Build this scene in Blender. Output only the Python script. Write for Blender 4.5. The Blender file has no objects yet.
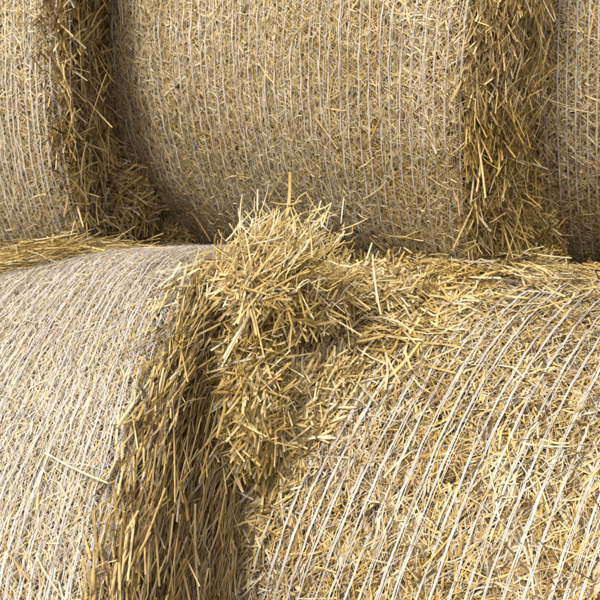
import bpy, math
import numpy as np
from mathutils import Matrix, Vector

# ------------------------------------------------------------------ camera, sky, sun, exposure
SC = bpy.context.scene
COL = SC.collection
cam_data = bpy.data.cameras.new('camera')
cam = bpy.data.objects.new('camera', cam_data)
COL.objects.link(cam)
CAM_H, CAM_PITCH, CAM_F = 2.2195, 0.2317, 703.0 / 600.0
cam.location = (0, 0, CAM_H)
cam.rotation_euler = (math.pi / 2 - CAM_PITCH, 0, 0)
cam_data.sensor_width = 36.0
cam_data.lens = CAM_F * 36.0
cam_data.clip_start = 0.02
cam_data.clip_end = 500
cam_data.dof.use_dof = True
cam_data.dof.focus_distance = 1.35
cam_data.dof.aperture_fstop = 10.0
SC.camera = cam

SUN_EL, SUN_AZ = math.radians(46), math.radians(-156)     # azimuth from +Y, clockwise: behind the camera on the left
world = bpy.data.worlds.new('World')
SC.world = world
world.use_nodes = True
wn = world.node_tree.nodes
wl = world.node_tree.links
wn.clear()
w_out = wn.new('ShaderNodeOutputWorld')
w_bg = wn.new('ShaderNodeBackground')
w_sky = wn.new('ShaderNodeTexSky')
w_sky.sky_type = 'NISHITA'
w_sky.sun_disc = False
w_sky.sun_elevation = SUN_EL
w_sky.sun_rotation = SUN_AZ
w_sky.air_density = 1.0
w_sky.dust_density = 6.0
w_sky.ozone_density = 0.3
w_bg.inputs['Strength'].default_value = 0.13
wl.new(w_sky.outputs[0], w_bg.inputs['Color'])
wl.new(w_bg.outputs[0], w_out.inputs['Surface'])

sun_data = bpy.data.lights.new('sun', 'SUN')
sun_data.energy = 2.9
sun_data.angle = math.radians(13.0)
sun_data.color = (1.0, 0.94, 0.85)
sun = bpy.data.objects.new('sun', sun_data)
COL.objects.link(sun)
sdir = Vector((math.sin(SUN_AZ) * math.cos(SUN_EL), math.cos(SUN_AZ) * math.cos(SUN_EL), math.sin(SUN_EL)))
sun.rotation_euler = sdir.to_track_quat('Z', 'Y').to_euler()
sun.location = (-4, -4, 8)

SC.view_settings.view_transform = 'Standard'
SC.view_settings.look = 'None'
SC.view_settings.gamma = 1.0
SC.view_settings.exposure = 0.16
SC.view_settings.use_curve_mapping = False
SC.cycles.max_bounces = 5
SC.cycles.diffuse_bounces = 3

rng = np.random.default_rng(7)
V3 = lambda *a: np.array(a, float)

# ------------------------------------------------------------------ materials
def new_mat(name):
    m = bpy.data.materials.new(name)
    m.use_nodes = True
    n = m.node_tree.nodes
    return m, n, m.node_tree.links, n['Principled BSDF']

def ramp(n, stops):
    r = n.new('ShaderNodeValToRGB')
    el = r.color_ramp.elements
    while len(el) < len(stops):
        el.new(0.5)
    for e, (p, c) in zip(el, stops):
        e.position = p
        e.color = (*c, 1)
    return r

def straw_material():
    m, n, l, p = new_mat('straw')
    at = n.new('ShaderNodeAttribute'); at.attribute_name = 'tint'
    r = ramp(n, [(0.0, (0.10, 0.062, 0.026)), (0.18, (0.27, 0.172, 0.056)), (0.40, (0.49, 0.338, 0.098)),
                 (0.58, (0.63, 0.470, 0.170)), (0.75, (0.71, 0.57, 0.29)), (0.90, (0.78, 0.70, 0.48)), (1.0, (0.42, 0.36, 0.26))])
    tc = n.new('ShaderNodeTexCoord')
    nz = n.new('ShaderNodeTexNoise'); nz.inputs['Scale'].default_value = 45; nz.inputs['Detail'].default_value = 3
    l.new(tc.outputs['Object'], nz.inputs['Vector'])
    mr = n.new('ShaderNodeMapRange'); mr.inputs[1].default_value = 0.25; mr.inputs[2].default_value = 0.75
    mr.inputs[3].default_value = 0.72; mr.inputs[4].default_value = 1.18
    l.new(nz.outputs[0], mr.inputs[0])
    ge = n.new('ShaderNodeNewGeometry')
    n2 = n.new('ShaderNodeTexNoise'); n2.inputs['Scale'].default_value = 4.5; n2.inputs['Detail'].default_value = 4
    l.new(ge.outputs['Position'], n2.inputs['Vector'])
    m2 = n.new('ShaderNodeMapRange'); m2.inputs[1].default_value = 0.35; m2.inputs[2].default_value = 0.65
    m2.inputs[3].default_value = 1.05; m2.inputs[4].default_value = 0.86
    l.new(n2.outputs[0], m2.inputs[0])
    hs = n.new('ShaderNodeHueSaturation')
    m3 = n.new('ShaderNodeMapRange'); m3.inputs[1].default_value = 0.3; m3.inputs[2].default_value = 0.7
    m3.inputs[3].default_value = 0.86; m3.inputs[4].default_value = 1.08
    l.new(n2.outputs[0], m3.inputs[0])
    mx = n.new('ShaderNodeMix'); mx.data_type = 'RGBA'; mx.blend_type = 'MULTIPLY'; mx.inputs[0].default_value = 1.0
    l.new(at.outputs['Fac'], r.inputs[0])
    l.new(r.outputs[0], mx.inputs[6]); l.new(mr.outputs[0], mx.inputs[7])
    l.new(mx.outputs[2], hs.inputs['Color']); l.new(m2.outputs[0], hs.inputs['Saturation']); l.new(m3.outputs[0], hs.inputs['Value'])
    l.new(hs.outputs[0], p.inputs['Base Color'])
    p.inputs['Roughness'].default_value = 0.52
    p.inputs['Specular IOR Level'].default_value = 0.35
    return m

def core_material():
    m, n, l, p = new_mat('packed_straw')
    tc = n.new('ShaderNodeTexCoord')
    mp = n.new('ShaderNodeMapping'); mp.inputs['Scale'].default_value = (60, 14, 14)
    nz = n.new('ShaderNodeTexNoise'); nz.inputs['Scale'].default_value = 3; nz.inputs['Detail'].default_value = 6
    nz.inputs['Roughness'].default_value = 0.7
    l.new(tc.outputs['Object'], mp.inputs[0]); l.new(mp.outputs[0], nz.inputs['Vector'])
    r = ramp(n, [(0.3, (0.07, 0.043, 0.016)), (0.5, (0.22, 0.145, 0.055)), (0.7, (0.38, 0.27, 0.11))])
    l.new(nz.outputs[0], r.inputs[0]); l.new(r.outputs[0], p.inputs['Base Color'])
    b = n.new('ShaderNodeBump'); b.inputs['Strength'].default_value = 0.9; b.inputs['Distance'].default_value = 0.01
    l.new(nz.outputs[0], b.inputs['Height']); l.new(b.outputs[0], p.inputs['Normal'])
    p.inputs['Roughness'].default_value = 0.8
    return m

def net_material(name, col):
    m, n, l, p = new_mat(name)
    p.inputs['Base Color'].default_value = (*col, 1)
    p.inputs['Roughness'].default_value = 0.42
    tr = n.new('ShaderNodeBsdfTranslucent'); tr.inputs['Color'].default_value = (*col, 1)
    mx = n.new('ShaderNodeMixShader'); mx.inputs[0].default_value = 0.25
    l.new(p.outputs[0], mx.inputs[1]); l.new(tr.outputs[0], mx.inputs[2])
    tp = n.new('ShaderNodeBsdfTransparent')          # thin film: some of the straw shows through
    m2 = n.new('ShaderNodeMixShader'); m2.inputs[0].default_value = 0.18
    l.new(mx.outputs[0], m2.inputs[1]); l.new(tp.outputs[0], m2.inputs[2])
    l.new(m2.outputs[0], n['Material Output'].inputs['Surface'])
    return m

def ground_material():
    m, n, l, p = new_mat('stubble_ground')
    tc = n.new('ShaderNodeTexCoord')
    nz = n.new('ShaderNodeTexNoise'); nz.inputs['Scale'].default_value = 8; nz.inputs['Detail'].default_value = 8
    l.new(tc.outputs['Object'], nz.inputs['Vector'])
    r = ramp(n, [(0.35, (0.10, 0.075, 0.04)), (0.6, (0.24, 0.18, 0.09))])
    l.new(nz.outputs[0], r.inputs[0]); l.new(r.outputs[0], p.inputs['Base Color'])
    p.inputs['Roughness'].default_value = 0.9
    return m

M_STRAW = straw_material()
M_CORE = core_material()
M_NET = net_material('white_net', (0.76, 0.755, 0.74))
M_GROUND = ground_material()

# ------------------------------------------------------------------ mesh helpers
def mesh_from_quads(name, verts, quads, mat, tint=None, smooth=True):
    me = bpy.data.meshes.new(name)
    nv, nq = len(verts), len(quads)
    me.vertices.add(nv)
    me.vertices.foreach_set('co', np.ascontiguousarray(verts, np.float32).ravel())
    me.loops.add(nq * 4)
    me.loops.foreach_set('vertex_index', np.ascontiguousarray(quads, np.int32).ravel())
    me.polygons.add(nq)
    me.polygons.foreach_set('loop_start', np.arange(0, nq * 4, 4, dtype=np.int32))
    if smooth:
        me.polygons.foreach_set('use_smooth', np.ones(nq, bool))
    if tint is not None:
        a = me.attributes.new('tint', 'FLOAT', 'POINT')
        a.data.foreach_set('value', np.ascontiguousarray(tint, np.float32))
    me.materials.append(mat)
    me.update(calc_edges=True)
    me.validate()
    return me

def link(name, me, parent=None, kind=None):
    o = bpy.data.objects.new(name, me)
    COL.objects.link(o)
    if parent is not None:
        o.parent = parent
    if kind:
        o['kind'] = kind
    return o

def empty(name, label, cat, group=None, mat=None):
    o = bpy.data.objects.new(name, None)
    COL.objects.link(o)
    o.empty_display_size = 0.1
    o['label'] = label
    o['category'] = cat
    if group:
        o['group'] = group
    if mat is not None:
        o.matrix_world = mat
    return o

def unit(v):
    return v / np.maximum(np.linalg.norm(v, axis=-1, keepdims=True), 1e-9)

def pick_tints(n, bias=0.0, grey=0.05):
    k = rng.choice(5, n, p=[0.10, 0.20, 0.36, 0.22, 0.12])
    lo = np.array([0.02, 0.15, 0.36, 0.58, 0.76])[k]
    hi = np.array([0.15, 0.36, 0.60, 0.78, 0.93])[k]
    t = rng.uniform(lo, hi) + bias
    g = rng.random(n) < grey
    t = np.clip(t, 0, 0.93)
    t[g] = rng.uniform(0.945, 1.0, g.sum())
    return t

def straws(C, T, N, L, W, bend=0.12, tint=None, kink=0.2, cup=0.35):
    """Flattened half-tube stalks: centre C, direction T, facing N, length L, width W. Returns verts, quads, tint."""
    n = len(C)
    T = unit(T)
    N = unit(N - (N * T).sum(-1, keepdims=True) * T)
    B = np.cross(N, T)
    ts = np.array([-0.5, -0.2, 0.15, 0.5])
    b1 = rng.normal(0, bend, n); b2 = rng.normal(0, bend * 0.8, n)
    kk = np.where(rng.random(n) < kink, rng.normal(0, 0.35, n), 0)
    k2 = np.where(rng.random(n) < kink, rng.normal(0, 0.25, n), 0)
    tw0 = rng.normal(0, 0.5, n); tw1 = rng.normal(0, 0.8, n)
    cupf = cup * rng.uniform(0.4, 1.3, n)
    V = np.empty((n, 4, 3, 3), np.float32)
    for i, t in enumerate(ts):
        ax = C + T * (L * t)[:, None] + B * (L * (b1 * (t * t * 4 - 0.4) * 0.5 + kk * (abs(t - 0.1) - 0.25)))[:, None] \
            + N * (L * (b2 * (t * t * 4 - 0.4) * 0.5 + k2 * (abs(t + 0.1) - 0.25)))[:, None]
        ph = tw0 + tw1 * t
        side = B * np.cos(ph)[:, None] + N * np.sin(ph)[:, None]
        nrm = N * np.cos(ph)[:, None] - B * np.sin(ph)[:, None]
        w = W * (0.8 if i in (0, 3) else 1.0) * 0.5
        V[:, i, 0] = ax - side * w[:, None]
        V[:, i, 1] = ax + nrm * (w * cupf)[:, None]
        V[:, i, 2] = ax + side * w[:, None]
    q = []
    for i in range(3):
        for j in range(2):
            a = i * 3 + j
            q.append((a, a + 1, a + 4, a + 3))
    Q = (np.array(q)[None] + (np.arange(n) * 12)[:, None, None]).reshape(-1, 4)
    if tint is None:
        tint = pick_tints(n)
    tv = np.repeat(tint[:, None], 12, 1)
    tv = tv + np.tile(np.repeat(np.array([0.03, 0.0, -0.01, -0.04]), 3), (n, 1)) * (tint[:, None] < 0.9)
    return V.reshape(-1, 3), Q, np.clip(tv, 0, 1).ravel()

def fibres(C, T, N, L, W, bend=0.15, tint=None):
    """Thin split blades and broken bits: a bent strip of two quads."""
    n = len(C)
    T = unit(T)
    N = unit(N - (N * T).sum(-1, keepdims=True) * T)
    B = np.cross(N, T)
    b1 = rng.normal(0, bend, n); b2 = rng.normal(0, bend * 0.7, n)
    ph = rng.normal(0, 0.6, n); tw = rng.normal(0, 0.5, n)
    V = np.empty((n, 3, 2, 3), np.float32)
    for i, t in enumerate((-0.5, 0.03, 0.5)):
        k = abs(t) - 0.25
        ax = C + T * (L * t)[:, None] + B * (L * b1 * k)[:, None] + N * (L * b2 * k)[:, None]
        a = ph + tw * t
        side = (B * np.cos(a)[:, None] + N * np.sin(a)[:, None]) * (W * (0.5 if i == 1 else 0.36))[:, None]
        V[:, i, 0] = ax - side; V[:, i, 1] = ax + side
    Q = (np.array([(0, 1, 3, 2), (2, 3, 5, 4)])[None] + (np.arange(n) * 6)[:, None, None]).reshape(-1, 4)
    if tint is None:
        tint = pick_tints(n)
    return V.reshape(-1, 3), Q, np.repeat(tint, 6)

def merge(parts):
    V, Q, T = [], [], []
    k = 0
    for v, q, t in parts:
        V.append(v); Q.append(q + k); T.append(t); k += len(v)
    return np.concatenate(V), np.concatenate(Q), np.concatenate(T)

# shared stalk meshes for the stalks that are objects of their own (unit length along X, facing Z)
def tube_stalk(k):
    L = 1.0
    seg, sides = 6, 6
    t = np.linspace(-0.5, 0.5, seg + 1)
    bz = rng.normal(0, 0.03); by = rng.normal(0, 0.035)
    kx = rng.uniform(-0.25, 0.25); ka = rng.normal(0, 0.25) if k % 3 == 0 else 0
    wide = rng.uniform(0.9, 1.5); flat = rng.uniform(0.3, 0.9)
    tw = rng.normal(0, 0.6)
    rad = 0.022
    vs = []
    for i, u in enumerate(t):
        y = by * (4 * u * u - 0.4) + ka * max(u - kx, 0)
        z = bz * (4 * u * u - 0.4)
        s = 1.0 - 0.18 * (u + 0.5)
        if abs(u - kx) < 0.09:
            s *= 1.12
        for j in range(sides):
            a = 2 * math.pi * j / sides
            yy = math.cos(a) * rad * wide * s; zz = math.sin(a) * rad * flat * s
            c, sn = math.cos(tw * u), math.sin(tw * u)
            vs.append((u, y + yy * c - zz * sn, z + yy * sn + zz * c))
    q = []
    for i in range(seg):
        for j in range(sides):
            q.append((i * sides + j, i * sides + (j + 1) % sides, (i + 1) * sides + (j + 1) % sides, (i + 1) * sides + j))
    base = [0.45, 0.62, 0.80, 0.55, 0.70, 0.30, 0.88, 0.50][k % 8] + rng.uniform(-0.05, 0.05)
    tint = np.clip(np.repeat(base + 0.05 * np.sin(np.linspace(0, 5, seg + 1)), sides), 0, 0.93)
    return mesh_from_quads('straw_stalk', np.array(vs), np.array(q), M_STRAW, tint)
STALKS = [tube_stalk(k) for k in range(24)]

def stalk_objects(C, T, N, L, W, parent, name='straw'):
    """Each stalk an object of its own; unit mesh width is about 0.055 of its length before scaling."""
    T = unit(T); N = unit(N - (N * T).sum(-1, keepdims=True) * T); B = np.cross(N, T)
    for i in range(len(C)):
        o = bpy.data.objects.new(name, STALKS[int(rng.integers(len(STALKS)))])
        COL.objects.link(o)
        o.parent = parent
        sx = L[i]; sy = W[i] / 0.05
        m = np.eye(4)
        m[:3, 0] = T[i] * sx; m[:3, 1] = B[i] * sy; m[:3, 2] = N[i] * sy; m[:3, 3] = C[i]
        o.matrix_basis = Matrix(m.tolist())

# ------------------------------------------------------------------ ground
gs = 60
gv = np.array([(-gs, -gs, 0), (gs, -gs, 0), (gs, gs, 0), (-gs, gs, 0)], float)
g = link('ground', mesh_from_quads('ground', gv, np.array([[0, 1, 2, 3]]), M_GROUND, smooth=False), kind='structure')

# ------------------------------------------------------------------ bales
BW = 1.2
class Bale:
    """A round bale: local X is its axis, local Y points back, local Z up; th runs from the front upward."""
    def __init__(s, x, y, z, yaw, tilt, R, seed):
        s.c = V3(x, y, z); s.R = R
        s.a = V3(math.cos(yaw) * math.cos(tilt), -math.sin(yaw) * math.cos(tilt), math.sin(tilt))
        s.d = V3(math.sin(yaw), math.cos(yaw), 0)
        s.u = np.cross(s.a, s.d)
        s.rot = np.stack([s.a, s.d, s.u], 1)
        m = np.eye(4); m[:3, :3] = s.rot; m[:3, 3] = s.c
        s.mat = Matrix(m.tolist())
        r = np.random.default_rng(seed)
        s.k = [(r.uniform(2, 9), r.integers(1, 9), r.uniform(0, 6.3), r.uniform(0.3, 1)) for _ in range(9)]
    def rad(s, x, th):
        e = np.clip((np.abs(x) - (BW / 2 - 0.10)) / 0.10, 0, 1.6)
        n = sum(am * np.sin(kx * x + kt * th + ph) for kx, kt, ph, am in s.k)
        return s.R - 0.032 * e ** 2 + 0.0045 * n
    def pt(s, x, th, off=0.0):
        r = s.rad(x, th) + off
        return np.stack([x + 0 * th, -r * np.cos(th), r * np.sin(th)], -1)
    def nrm(s, th):
        return np.stack([0 * th, -np.cos(th), np.sin(th)], -1)
    def tan(s, th):
        return np.stack([0 * th, np.sin(th), np.cos(th)], -1)
    def world(s, p):
        return p @ s.rot.T + s.c
    def wdir(s, v):
        return v @ s.rot.T

def core_mesh(b):
    xs = np.linspace(-BW / 2 + 0.03, BW / 2 - 0.03, 27)
    nth = 96
    th = np.linspace(0, 2 * math.pi, nth, endpoint=False)
    rows = []
    for ring in (0.02, 0.35, 0.7):
        p = b.pt(np.full(nth, xs[0]), th, -0.022); p[:, 1:] *= ring; p[:, 0] -= 0.03 * (1 - ring); rows.append(p)
    for x in xs:
        rows.append(b.pt(np.full(nth, x), th, -0.022))
    for ring in (0.7, 0.35, 0.02):
        p = b.pt(np.full(nth, xs[-1]), th, -0.022); p[:, 1:] *= ring; p[:, 0] += 0.03 * (1 - ring); rows.append(p)
    V = np.concatenate(rows)
    q = []
    for i in range(len(rows) - 1):
        for j in range(nth):
            q.append((i * nth + j, (i + 1) * nth + j, (i + 1) * nth + (j + 1) % nth, i * nth + (j + 1) % nth))
    # small caps close the two ends
    last = (len(rows) - 1) * nth
    for j in range(0, nth - 2, 2):
        q.append((0, j + 1, j + 2, min(j + 3, nth - 1)) if j + 3 < nth else (0, j + 1, j + 2, nth - 1))
    return mesh_from_quads('straw_roll', V, np.array(q[:(len(rows) - 1) * nth]), M_CORE)

def side_straws(b, n, th0, th1, x0=-BW / 2, x1=BW / 2, wid=(0.0035, 0.0075), length=(0.025, 0.085), align=0.35, lift=(-0.020, 0.004), fine=0, bias=0.0, grey=0.06):
    x = rng.uniform(x0, x1, n); th = rng.uniform(th0, th1, n)
    off = rng.uniform(*lift, n)
    C = b.pt(x, th, off)
    ang = np.where(rng.random(n) < align, rng.normal(0, 0.45, n), rng.uniform(-math.pi / 2, math.pi / 2, n))
    N = b.nrm(th)
    T = b.tan(th) * np.cos(ang)[:, None] + V3(1, 0, 0) * np.sin(ang)[:, None] + N * rng.normal(0, 0.045, n)[:, None]
    L = np.clip(length[0] + rng.exponential((length[1] - length[0]) * 0.5, n), 0, length[1] * 1.9); W = rng.uniform(*wid, n) * rng.uniform(0.5, 1.0, n)
    ti = pick_tints(n, bias, grey)
    if fine:
        W *= 0.55; L *= 0.85
        return fibres(C, T, N, L, W, 0.2, ti)
    return straws(C, T, N, L, W, 0.10, ti)

def end_frame(b, n, sgn, th0, th1, rho0, bulge, jit=0.03):
    th = rng.uniform(th0, th1, n)
    rho = b.R * np.where(rng.random(n) < 0.2, rng.uniform(0.93, 1.0, n), np.sqrt(rng.uniform(rho0 ** 2, 1.0, n)))
    e = 1 - rho / b.R
    edge = np.clip(e / 0.10, 0, 1)
    xx = sgn * (BW / 2 - 0.005 + (0.03 + bulge) * np.sqrt(edge)) + sgn * rng.uniform(-0.025, jit, n)
    rr = np.minimum(rho, b.rad(xx, th) - rng.uniform(0.0, 0.02, n))
    C = np.stack([xx, -rr * np.cos(th), rr * np.sin(th)], -1)
    ax = np.tile(V3(sgn, 0, 0), (n, 1))
    N = unit(ax * (0.35 + edge[:, None]) + b.nrm(th) * (1.05 - edge[:, None]))
    return th, C, N, ax, edge

def end_straws(b, n, sgn, th0, th1, rho0=0.45, bulge=0.05, jit=0.03, wild=0.45, droop=0.5, length=(0.04, 0.16), wid=(0.0035, 0.0075)):
    th, C, N, ax, edge = end_frame(b, n, sgn, th0, th1, rho0, bulge, jit)
    flip = np.where(rng.random(n) < 0.5, 1, -1)[:, None]
    T = b.tan(th) * flip + b.nrm(th) * rng.normal(0, wild, n)[:, None] + ax * rng.normal(0.0, wild * 0.55, n)[:, None]
    T = T + V3(0, 0, -1) * rng.uniform(0, droop, n)[:, None]
    L = rng.uniform(*length, n); W = rng.uniform(*wid, n) * rng.uniform(0.55, 1, n)
    h = n // 2
    return merge([straws(C[:h], T[:h], N[:h], L[:h], W[:h], 0.12, tint=pick_tints(h, -0.14)),  # browner inner straw; the darker tints also put the gaps' shade into its colour
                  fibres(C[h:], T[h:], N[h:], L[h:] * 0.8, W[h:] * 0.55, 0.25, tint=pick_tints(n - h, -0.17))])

def ribbon(P, S, w):
    n = len(P)
    V = np.empty((n, 2, 3)); V[:, 0] = P - S * w; V[:, 1] = P + S * w
    i = np.arange(n - 1)
    Q = np.stack([2 * i, 2 * i + 1, 2 * i + 3, 2 * i + 2], 1)
    return V.reshape(-1, 3), Q

def net_strand_mesh(b, x0, width, threads, off, wob, amp=1.0, bury=0.006):
    """One knitted strand running round the bale at x = x0: a few close threads that rise and sink in the straw."""
    n = 300
    th = np.linspace(-math.pi * 0.72, math.pi * 0.78, n)
    VV, QQ = [], []; k = 0
    ph = rng.uniform(0, 6.3, 6)
    base = x0 + wob * (np.sin(1.7 * th + ph[0]) + 0.35 * np.sin(5.3 * th + ph[1]))
    hgt = off + amp * (0.0030 * np.sin(rng.uniform(9, 16) * th + ph[2]) + 0.0026 * np.sin(rng.uniform(40, 60) * th + ph[3]) + 0.0014 * np.sin(111 * th + ph[4]))
    hgt = hgt - bury * np.clip(np.sin(6.1 * x0 + 4.3 * th + 0.7) * np.sin(3.7 * th - 7.9 * x0 + 1.9) + 0.45 * np.sin(17 * x0 - 11 * th), 0, 1)
    for q in range(threads):
        dx = (q - (threads - 1) / 2) * width + 0.0004 * np.sin(31 * th + q * 2 + ph[5]) + 0.0003 * np.sin(67 * th + q)
        P = b.pt(base + dx, th, hgt + 0.0006 * q)
        tw = 0.5 * np.sin(19 * th + q + ph[1])
        S = V3(1, 0, 0) * np.cos(tw)[:, None] + b.nrm(th) * np.sin(tw)[:, None]
        v, f = ribbon(P, S, width * 0.40)
        VV.append(v); QQ.append(f + k); k += len(v)
    return mesh_from_quads('net_strand', np.concatenate(VV), np.concatenate(QQ), M_NET)

def cross_threads(b, xs, pitch, w, off, th0, th1, layers=1):
    VV, QQ = [], []; k = 0
    for ly in range(layers):
        for i in range(len(xs) - 1):
            n = int((th1 - th0) * b.R / pitch)
            th = th0 + (np.arange(n) + rng.uniform(0, 1)) * pitch / b.R + rng.normal(0, pitch * 0.12 / b.R, n)
            z = (np.arange(n) % 2)
            x = np.where(z == 0, xs[i], xs[i + 1]) + rng.normal(0, 0.0008, n)
            # split every leg in two so that the threads can sag in the straw
            tm = (th[:-1] + th[1:]) / 2; xm = (x[:-1] + x[1:]) / 2 + rng.normal(0, 0.0015, n - 1)
            T2 = np.empty(2 * n - 1); X2 = np.empty(2 * n - 1)
            T2[0::2] = th; T2[1::2] = tm; X2[0::2] = x; X2[1::2] = xm
            P = b.pt(X2, T2, off + rng.normal(0, 0.003, 2 * n - 1))
            d = np.gradient(P, axis=0)
            S = unit(np.cross(d, b.nrm(T2)))
            ww = np.full((len(P), 1), w) * rng.uniform(0.6, 1.4, (len(P), 1))
            v, f = ribbon(P, S, ww)
            VV.append(v); QQ.append(f + k); k += len(v)
    return mesh_from_quads('cross_threads', np.concatenate(VV), np.concatenate(QQ), M_NET)

def build_bale(b, label, nside, th, xr, ends, net, loose, sw=(0.003, 0.0065), sl=(0.022, 0.07), nf=1.5, bias=0.0, grey=0.06, al=0.45, top=0.10):
    root = empty('round_straw_bale', label, 'straw bale', 'round straw bales in the stack', b.mat)
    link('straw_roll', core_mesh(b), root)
    rest = []
    if xr[0] > -BW / 2 + 0.01:
        rest.append(side_straws(b, nside // 2, th[0], th[1], -BW / 2, xr[0], wid=(0.004, 0.008), length=(0.03, 0.09), bias=bias, grey=grey))
    if xr[1] < BW / 2 - 0.01:
        rest.append(side_straws(b, nside // 2, th[0], th[1], xr[1], BW / 2, wid=(0.004, 0.008), length=(0.03, 0.09), bias=bias, grey=grey))
    V, Q, T = merge(rest + [side_straws(b, int(nside * 0.4), th[0], th[1], xr[0], xr[1], wid=sw, length=sl, lift=(-0.020, 0.003), align=al, bias=bias, grey=grey),
                     side_straws(b, int(nside * nf), th[0], th[1], xr[0], xr[1], wid=sw, length=sl, fine=1, lift=(-0.013, 0.004), align=al, bias=bias, grey=grey),
                     side_straws(b, int(nside * top), th[0], th[1], xr[0], xr[1], wid=sw, length=sl, lift=(0.003, 0.010), fine=1, align=0.2, bias=bias, grey=grey),
                     side_straws(b, nside // 10, th[1], th[0] + 2 * math.pi, wid=(0.006, 0.010), length=(0.05, 0.12))])
    link('packed_straw', mesh_from_quads('packed_straw', V, Q, M_STRAW, T), root, 'stuff')
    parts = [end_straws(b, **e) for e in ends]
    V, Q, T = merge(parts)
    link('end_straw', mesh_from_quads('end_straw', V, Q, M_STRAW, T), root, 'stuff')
    # the net
    xs = np.linspace(net['x0'], net['x1'], net['n']) + rng.normal(0, net.get('jit', 0.003), net['n'])
    nw = link('net_wrap', cross_threads(b, xs, net['pitch'], net['cw'], net['off'] - 0.001, th[0] - 0.25, th[1] + 0.25, net['layers']), root)
    for x in xs:
        link('net_strand', net_strand_mesh(b, x, net['w'], net['threads'], net['off'] + rng.normal(0, 0.0015), net.get('wob', 0.003), net.get('amp', 1.0)), nw)
        if rng.random() < net.get('second', 0.3):       # a second turn of the wrap lies beside the first
            link('net_strand', net_strand_mesh(b, x + rng.normal(0, 0.009), net['w'] * 0.8, max(1, net['threads'] - 1), net['off'] - 0.0005, net.get('wob', 0.003), net.get('amp', 1.0)), nw)
    # stalks one can pick apart: some on the rolled side, more on the ends
    n1, n2, sgn, t0, t1, lb, lw = loose
    x = rng.uniform(xr[0], xr[1], n1); tt = rng.uniform(th[0], th[1], n1)
    C = b.pt(x, tt, rng.uniform(0.0, 0.007, n1))
    ang = rng.uniform(-math.pi / 2, math.pi / 2, n1)
    N = b.nrm(tt)
    Tt = b.tan(tt) * np.cos(ang)[:, None] + V3(1, 0, 0) * np.sin(ang)[:, None] + N * rng.normal(0, 0.03, n1)[:, None]
    stalk_objects(C, Tt, N, rng.uniform(0.04, 0.11, n1), rng.uniform(0.003, 0.0055, n1), root)
    tt, C, N, ax, edge = end_frame(b, n2, sgn, t0, t1, 0.72, lb, 0.02)
    C = C + N * 0.012
    Tt = b.tan(tt) + b.nrm(tt) * rng.normal(0, lw, n2)[:, None] + ax * rng.normal(0, lw * 0.6, n2)[:, None] + V3(0, 0, -0.3 * lw)
    stalk_objects(C, Tt, N, rng.uniform(0.08, 0.24, n2), rng.uniform(0.0035, 0.006, n2), root)
    return root

D = math.radians
UL = Bale(-1.100, 2.850, 2.394, 0.13, -0.02, 0.904, 1)
UM = Bale(0.330, 2.734, 2.521, 0.560, -0.060, 0.896, 2)
UR = Bale(1.630, 2.710, 2.600, 0.473, 0.050, 0.903, 3)
LL = Bale(-0.613, 1.815, 0.951, 0.271, 0.132, 0.931, 4)
LR = Bale(0.795, 1.748, 0.898, 0.645, -0.085, 0.917, 5)

net_up = dict(x0=-0.595, x1=0.595, n=44, pitch=0.022, cw=0.00028, off=0.0058, layers=3, w=0.0021, threads=2, second=0.7, wob=0.0012, jit=0.003, amp=0.9)
fine_up = dict(sw=(0.0024, 0.0052), sl=(0.012, 0.048), nf=2.4, bias=0.16, grey=0.05, al=0.45)
build_bale(LL, 'lower left straw bale wrapped in dense white net, straw spilling from its right end', 24000, (D(-35), D(95)), (-0.45, BW / 2),
           [dict(n=14000, sgn=1, th0=D(-40), th1=D(110), rho0=0.48, bulge=-0.01, jit=0.025, wild=0.27, droop=0.05, length=(0.05, 0.25), wid=(0.0030, 0.0062))],
           dict(x0=-0.595, x1=0.60, n=128, pitch=0.012, cw=0.00027, off=0.0060, layers=4, w=0.0015, threads=2, second=0.9, jit=0.004, wob=0.0012, amp=0.9), (40, 200, 1, D(-30), D(100), -0.005, 0.22),
           sw=(0.0022, 0.0050), sl=(0.014, 0.05), nf=2.2, bias=0.14, grey=0.06, al=0.85)
build_bale(LR, 'lower right straw bale with widely spaced white net strands over coarse straw', 30000, (D(-20), D(95)), (-BW / 2, BW / 2),
           [dict(n=9000, sgn=-1, th0=D(-40), th1=D(110), rho0=0.62, bulge=-0.03, jit=0.02, length=(0.05, 0.2))],
           dict(x0=-0.565, x1=0.595, n=38, pitch=0.040, cw=0.00032, off=0.0095, layers=2, w=0.0027, threads=2, second=0.7, wob=0.0010, amp=0.6, jit=0.004), (150, 110, -1, D(0), D(100), -0.02, 0.4),
           sw=(0.004, 0.0090), sl=(0.022, 0.080), nf=1.2, bias=-0.21, grey=0.26, al=0.45, top=0.09)
build_bale(UM, 'upper middle straw bale, the widest seen, white net lines running down it', 40000, (D(-95), D(35)), (-BW / 2, BW / 2),
           [dict(n=10000, sgn=1, th0=D(-110), th1=D(40), rho0=0.6, bulge=0.03, jit=0.05, wild=0.7, length=(0.04, 0.18), wid=(0.0030, 0.0065)), dict(n=2000, sgn=-1, th0=D(-110), th1=D(40), rho0=0.75, bulge=0.0)],
           net_up, (50, 170, 1, D(-100), D(35), 0.04, 0.6), **fine_up)
build_bale(UL, 'upper left straw bale cut off by the left edge of the photo', 14000, (D(-95), D(35)), (0.1, BW / 2),
           [dict(n=9000, sgn=1, th0=D(-110), th1=D(40), rho0=0.6, bulge=-0.045, jit=0.02, wild=0.8, length=(0.05, 0.18))],
           dict(net_up, n=72), (20, 130, 1, D(-100), D(35), -0.02, 0.7), **fine_up)
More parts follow.
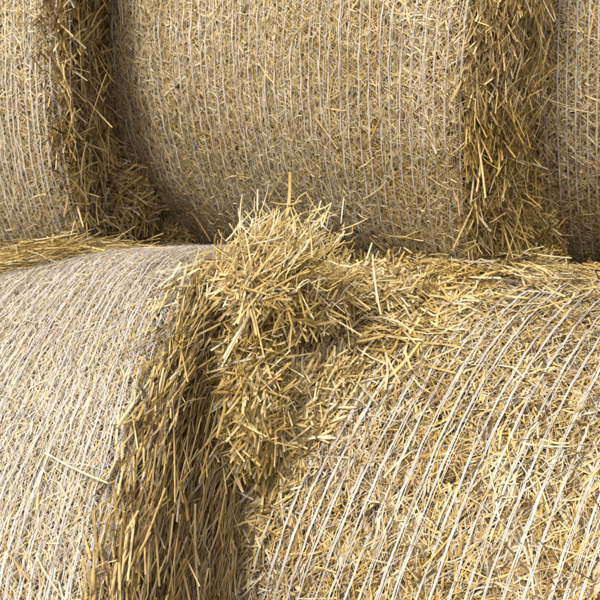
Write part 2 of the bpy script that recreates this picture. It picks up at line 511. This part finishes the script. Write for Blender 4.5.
build_bale(UR, 'upper right straw bale in shade, only its left strip in view', 13000, (D(-95), D(35)), (-BW / 2, -0.05),
           [dict(n=8000, sgn=-1, th0=D(-110), th1=D(40), rho0=0.6, bulge=0.0, jit=0.02, wild=0.6)],
           net_up, (30, 90, -1, D(-100), D(35), 0.0, 0.6), **fine_up)

# ------------------------------------------------------------------ loose straw
def blob_straws(n, c, r, dirv, spread, length=(0.05, 0.16), wid=(0.004, 0.008), up=-0.3, fill=0.7):
    """Straw through the outer layers of a rounded heap with centre c and radii r."""
    N = unit(rng.normal(size=(n * 3, 3)))
    N = N[N[:, 2] > up][:n]
    n = len(N)
    C = V3(*c) + N * V3(*r) * rng.uniform(fill, 1.0, n)[:, None]
    Nn = unit(N / V3(*r))
    T = V3(*dirv) + rng.normal(0, spread, (n, 3))
    T = T - Nn * (T * Nn).sum(-1, keepdims=True) * rng.choice([0.75, 1.0], (n, 1), p=[0.3, 0.7])
    L = rng.uniform(*length, n); W = rng.uniform(*wid, n)
    return C, T, Nn, L, W

def unproject(px, py, y):
    s, c = math.sin(CAM_PITCH), math.cos(CAM_PITCH)
    rx = (px - 300) / 703.0; ru = (300 - py) / 703.0
    # direction: forward (0,c,-s), up (0,s,c)
    d = V3(rx, c + ru * s, -s + ru * c)
    return V3(0, 0, CAM_H) + d * (y / d[1])

def on_bale(b, n, x, th, sx, sth, lift, length=(0.05, 0.16), wid=(0.004, 0.008), ang=(0, 2.0), tilt=0.12):
    xx = np.clip(rng.normal(x, sx, n), -BW / 2 - 0.03, BW / 2 + 0.03); tt = rng.normal(th, sth, n)
    off = 0.008 + np.abs(rng.normal(0, lift, n)) * np.exp(-((xx - x) / (1.5 * sx + 1e-6)) ** 2)
    C = b.world(b.pt(xx, tt, off))
    a = rng.normal(ang[0], ang[1], n)
    N = b.wdir(b.nrm(tt))
    T = b.wdir(b.tan(tt)) * np.cos(a)[:, None] + b.a * np.sin(a)[:, None] + N * rng.normal(0, tilt, n)[:, None]
    return C, T, N, rng.uniform(*length, n), rng.uniform(*wid, n)

def cat(sets):
    return [np.concatenate(z) for z in zip(*sets)]

def icore(blobs):
    """Packed inside of a heap: a lumpy closed body for each mound."""
    VV, QQ = [], []; k = 0
    for c, r in blobs:
        nu, nv = 28, 14
        u = np.linspace(0, 2 * math.pi, nu, endpoint=False); v = np.linspace(0.03, math.pi - 0.03, nv)
        U, Vv = np.meshgrid(u, v)
        rr = 0.80 * (1 + 0.06 * np.sin(5 * U + 3 * Vv) + 0.05 * np.sin(9 * U - 4 * Vv))
        P = np.stack([np.cos(U) * np.sin(Vv) * rr * r[0] + c[0], np.sin(U) * np.sin(Vv) * rr * r[1] + c[1], np.cos(Vv) * rr * r[2] + c[2]], -1).reshape(-1, 3)
        i, j = np.meshgrid(np.arange(nv - 1), np.arange(nu), indexing='ij')
        a = (i * nu + j).ravel(); bq = (i * nu + (j + 1) % nu).ravel()
        QQ.append(np.stack([a, a + nu, bq + nu, bq], 1) + k); VV.append(P); k += len(P)
    return mesh_from_quads('packed_core', np.concatenate(VV), np.concatenate(QQ), M_CORE)

def build_heap(name, label, sets, blobs, nobj, base, cat_name='loose straw', kink=0.3, bias=0.0):
    C, T, N, L, W = cat(sets)
    root = empty(name, label, cat_name, None, Matrix.Translation(Vector(base)))
    C = C - V3(*base)
    idx = rng.permutation(len(C))
    # the stalks that stand out (longest, widest) are objects of their own
    score = (L * W)[idx] * rng.uniform(0.6, 1.4, len(idx))
    o = idx[np.argsort(-score)]
    A, Bx = o[:nobj], o[nobj:]
    stalk_objects(C[A] + N[A] * 0.004, T[A], N[A], L[A], W[A] * 0.75, root)
    h = int(len(Bx) * 0.5)
    A1, A2 = Bx[:h], Bx[h:]
    v, q, t = merge([straws(C[A1], T[A1], N[A1], L[A1], W[A1] * 0.85, 0.14, tint=pick_tints(len(A1), 0.03 + bias), kink=kink),
                     fibres(C[A2], T[A2], N[A2], L[A2] * 0.9, W[A2] * 0.55, 0.25, tint=pick_tints(len(A2), bias))])
    link('straw_mass', mesh_from_quads('straw_mass', v, q, M_STRAW, t), root, 'stuff')
    if blobs:
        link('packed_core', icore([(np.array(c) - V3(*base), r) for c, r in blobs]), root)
    return root, V3(*base)

U = unproject
def heap_sets(spec):
    return [blob_straws(n, c, r, d, sp, **kw) for (n, c, r, d, sp, kw) in spec]

blobs = [(U(258, 290, 1.52), (0.10, 0.12, 0.08)), (U(292, 305, 1.60), (0.12, 0.14, 0.07)), (U(370, 285, 1.78), (0.17, 0.14, 0.05)),
         ((-0.13, 1.44, 1.62), (0.10, 0.10, 0.19)), ((0.01, 1.60, 1.66), (0.14, 0.11, 0.10)), ((-0.03, 1.53, 1.52), (0.13, 0.10, 0.15))]
sets = heap_sets([(2200, *blobs[0], (0.5, 0.2, 0.5), 0.6, {}), (2600, *blobs[1], (0.6, 0.0, 0.1), 0.8, {}),
                  (2600, *blobs[2], (0.8, 0.1, 0.1), 0.8, {}), (3000, *blobs[3], (0.40, 0.15, 0.8), 0.45, dict(length=(0.05, 0.24))),
                  (2400, *blobs[4], (0.45, 0.25, 0.7), 0.4, dict(length=(0.05, 0.2))), (2600, *blobs[5], (0.4, 0.2, 0.7), 0.65, dict(length=(0.04, 0.2)))])
sets += heap_sets([(70, *blobs[k], (0.4, -0.1, 0.7), 0.6, dict(length=(0.16, 0.32), fill=1.0, wid=(0.004, 0.007))) for k in (0, 1)])
# the tuft of long stalks that stands up out of the heap
n = 1700
root_p = U(258, 282, 1.50)
f_dir = unit(V3(0.58, 0.22, 0.62) + rng.normal(0, 0.24, (n, 3)))
C = root_p + rng.normal(0, 1, (n, 3)) * V3(0.052, 0.05, 0.030) + f_dir * (0.15 * rng.random(n) ** 1.4)[:, None]
tuft = [(C, f_dir + rng.normal(0, 0.40, (n, 3)), unit(V3(-0.3, -0.8, 0.5) + rng.normal(0, 0.5, (n, 3))), 0.02 + 0.07 * rng.random(n) ** 1.4, rng.uniform(0.0022, 0.0048, n))]
# straw that hangs over the left shoulder of the right bale and lies on its top
sets.append(on_bale(LR, 1500, -0.49, D(72), 0.075, 0.15, 0.02))
sets.append(on_bale(LR, 1400, -0.59, D(54), 0.04, 0.20, 0.05, ang=(0.4, 0.7)))
sets.append(on_bale(LR, 2300, -0.595, D(38), 0.035, 0.36, 0.018, ang=(0.25, 0.6), length=(0.05, 0.2)))
sets.append(on_bale(LR, 2200, -0.46, D(72), 0.11, 0.16, 0.006, length=(0.012, 0.05), wid=(0.002, 0.0045)))
sets.append(on_bale(LL, 22, 0.58, D(74), 0.02, 0.12, 0.01, length=(0.06, 0.15), ang=(0.4, 0.4)))
heap, hb = build_heap('loose_straw_heap', 'golden heap of loose straw piled on the gap between the two lower bales', sets, blobs, 300, U(280, 340, 1.4))
build_heap('straw_tuft', 'pale upright tuft of straw sticking up from the heap in the middle', tuft, None, 110, root_p, bias=0.16)

# straw lying in the hollows where the upper row meets the lower one
sets = [on_bale(LL, 1100, -0.40, D(92), 0.20, 0.07, 0.03, length=(0.06, 0.22), ang=(1.3, 0.7), wid=(0.003, 0.006)),
        on_bale(LL, 500, 0.05, D(92), 0.12, 0.06, 0.03, length=(0.08, 0.22), ang=(1.2, 0.6), wid=(0.003, 0.006))]
bl = [(U(116, 205, 2.40), (0.15, 0.2, 0.20)), (U(165, 232, 2.60), (0.15, 0.15, 0.10)), (U(50, 248, 2.2), (0.2, 0.15, 0.06))]
sets += heap_sets([(2600, *bl[0], (0.4, 0.0, 0.5), 1.0, dict(length=(0.06, 0.24))), (1800, *bl[1], (0.6, 0.1, 0.3), 0.9, dict(length=(0.06, 0.22))), (1800, *bl[2], (0.9, 0.1, 0.1), 0.5, dict(length=(0.06, 0.22)))])
build_heap('straw_drift', 'drift of long straws lying under the upper left bale', sets, bl, 160, U(80, 255, 2.0))

sets = [on_bale(LR, 450, 0.0, D(104), 0.3, 0.04, 0.012, length=(0.03, 0.12), ang=(1.2, 0.8), wid=(0.003, 0.006)),
        on_bale(LR, 500, -0.38, D(90), 0.10, 0.07, 0.03)]
bl = [(U(475, 260, 2.12), (0.24, 0.10, 0.035)), (U(585, 276, 2.20), (0.18, 0.08, 0.03))]
sets += heap_sets([(1200, *bl[0], (0.9, -0.2, 0.0), 0.7, {}), (350, *bl[1], (0.9, -0.3, 0.0), 0.6, {})])
scat, sb = build_heap('straw_scatter', 'scattered straw on top of the lower right bale below the upper gap', sets, bl, 140, U(500, 265, 1.9))

def lay_stalk(root, base, p, q, w, nrm):
    p, q = V3(*p), V3(*q)
    stalk_objects(((p + q) / 2 - base)[None], (q - p)[None], V3(*nrm)[None], np.array([np.linalg.norm(q - p)]), np.array([w]), root)

# single long stalks that catch the eye
lay_stalk(scat, sb, (0.216, 1.741, 1.785), (0.593, 1.655, 1.818), 0.0042, (0, -0.4, 1))
lay_stalk(scat, sb, (0.470, 1.620, 1.785), (0.720, 1.700, 1.838), 0.0045, (0, -0.4, 1))
lay_stalk(heap, hb, (-0.430, 1.095, 1.695), (-0.305, 1.020, 1.678), 0.0040, (0, -0.7, 0.7))
lay_stalk(heap, hb, U(287, 222, 1.62), U(291, 172, 1.64), 0.0080, (0, -1, 0.1))
lay_stalk(heap, hb, U(372, 255, 1.60), U(380, 315, 1.52), 0.0050, (0, -1, 0.4))
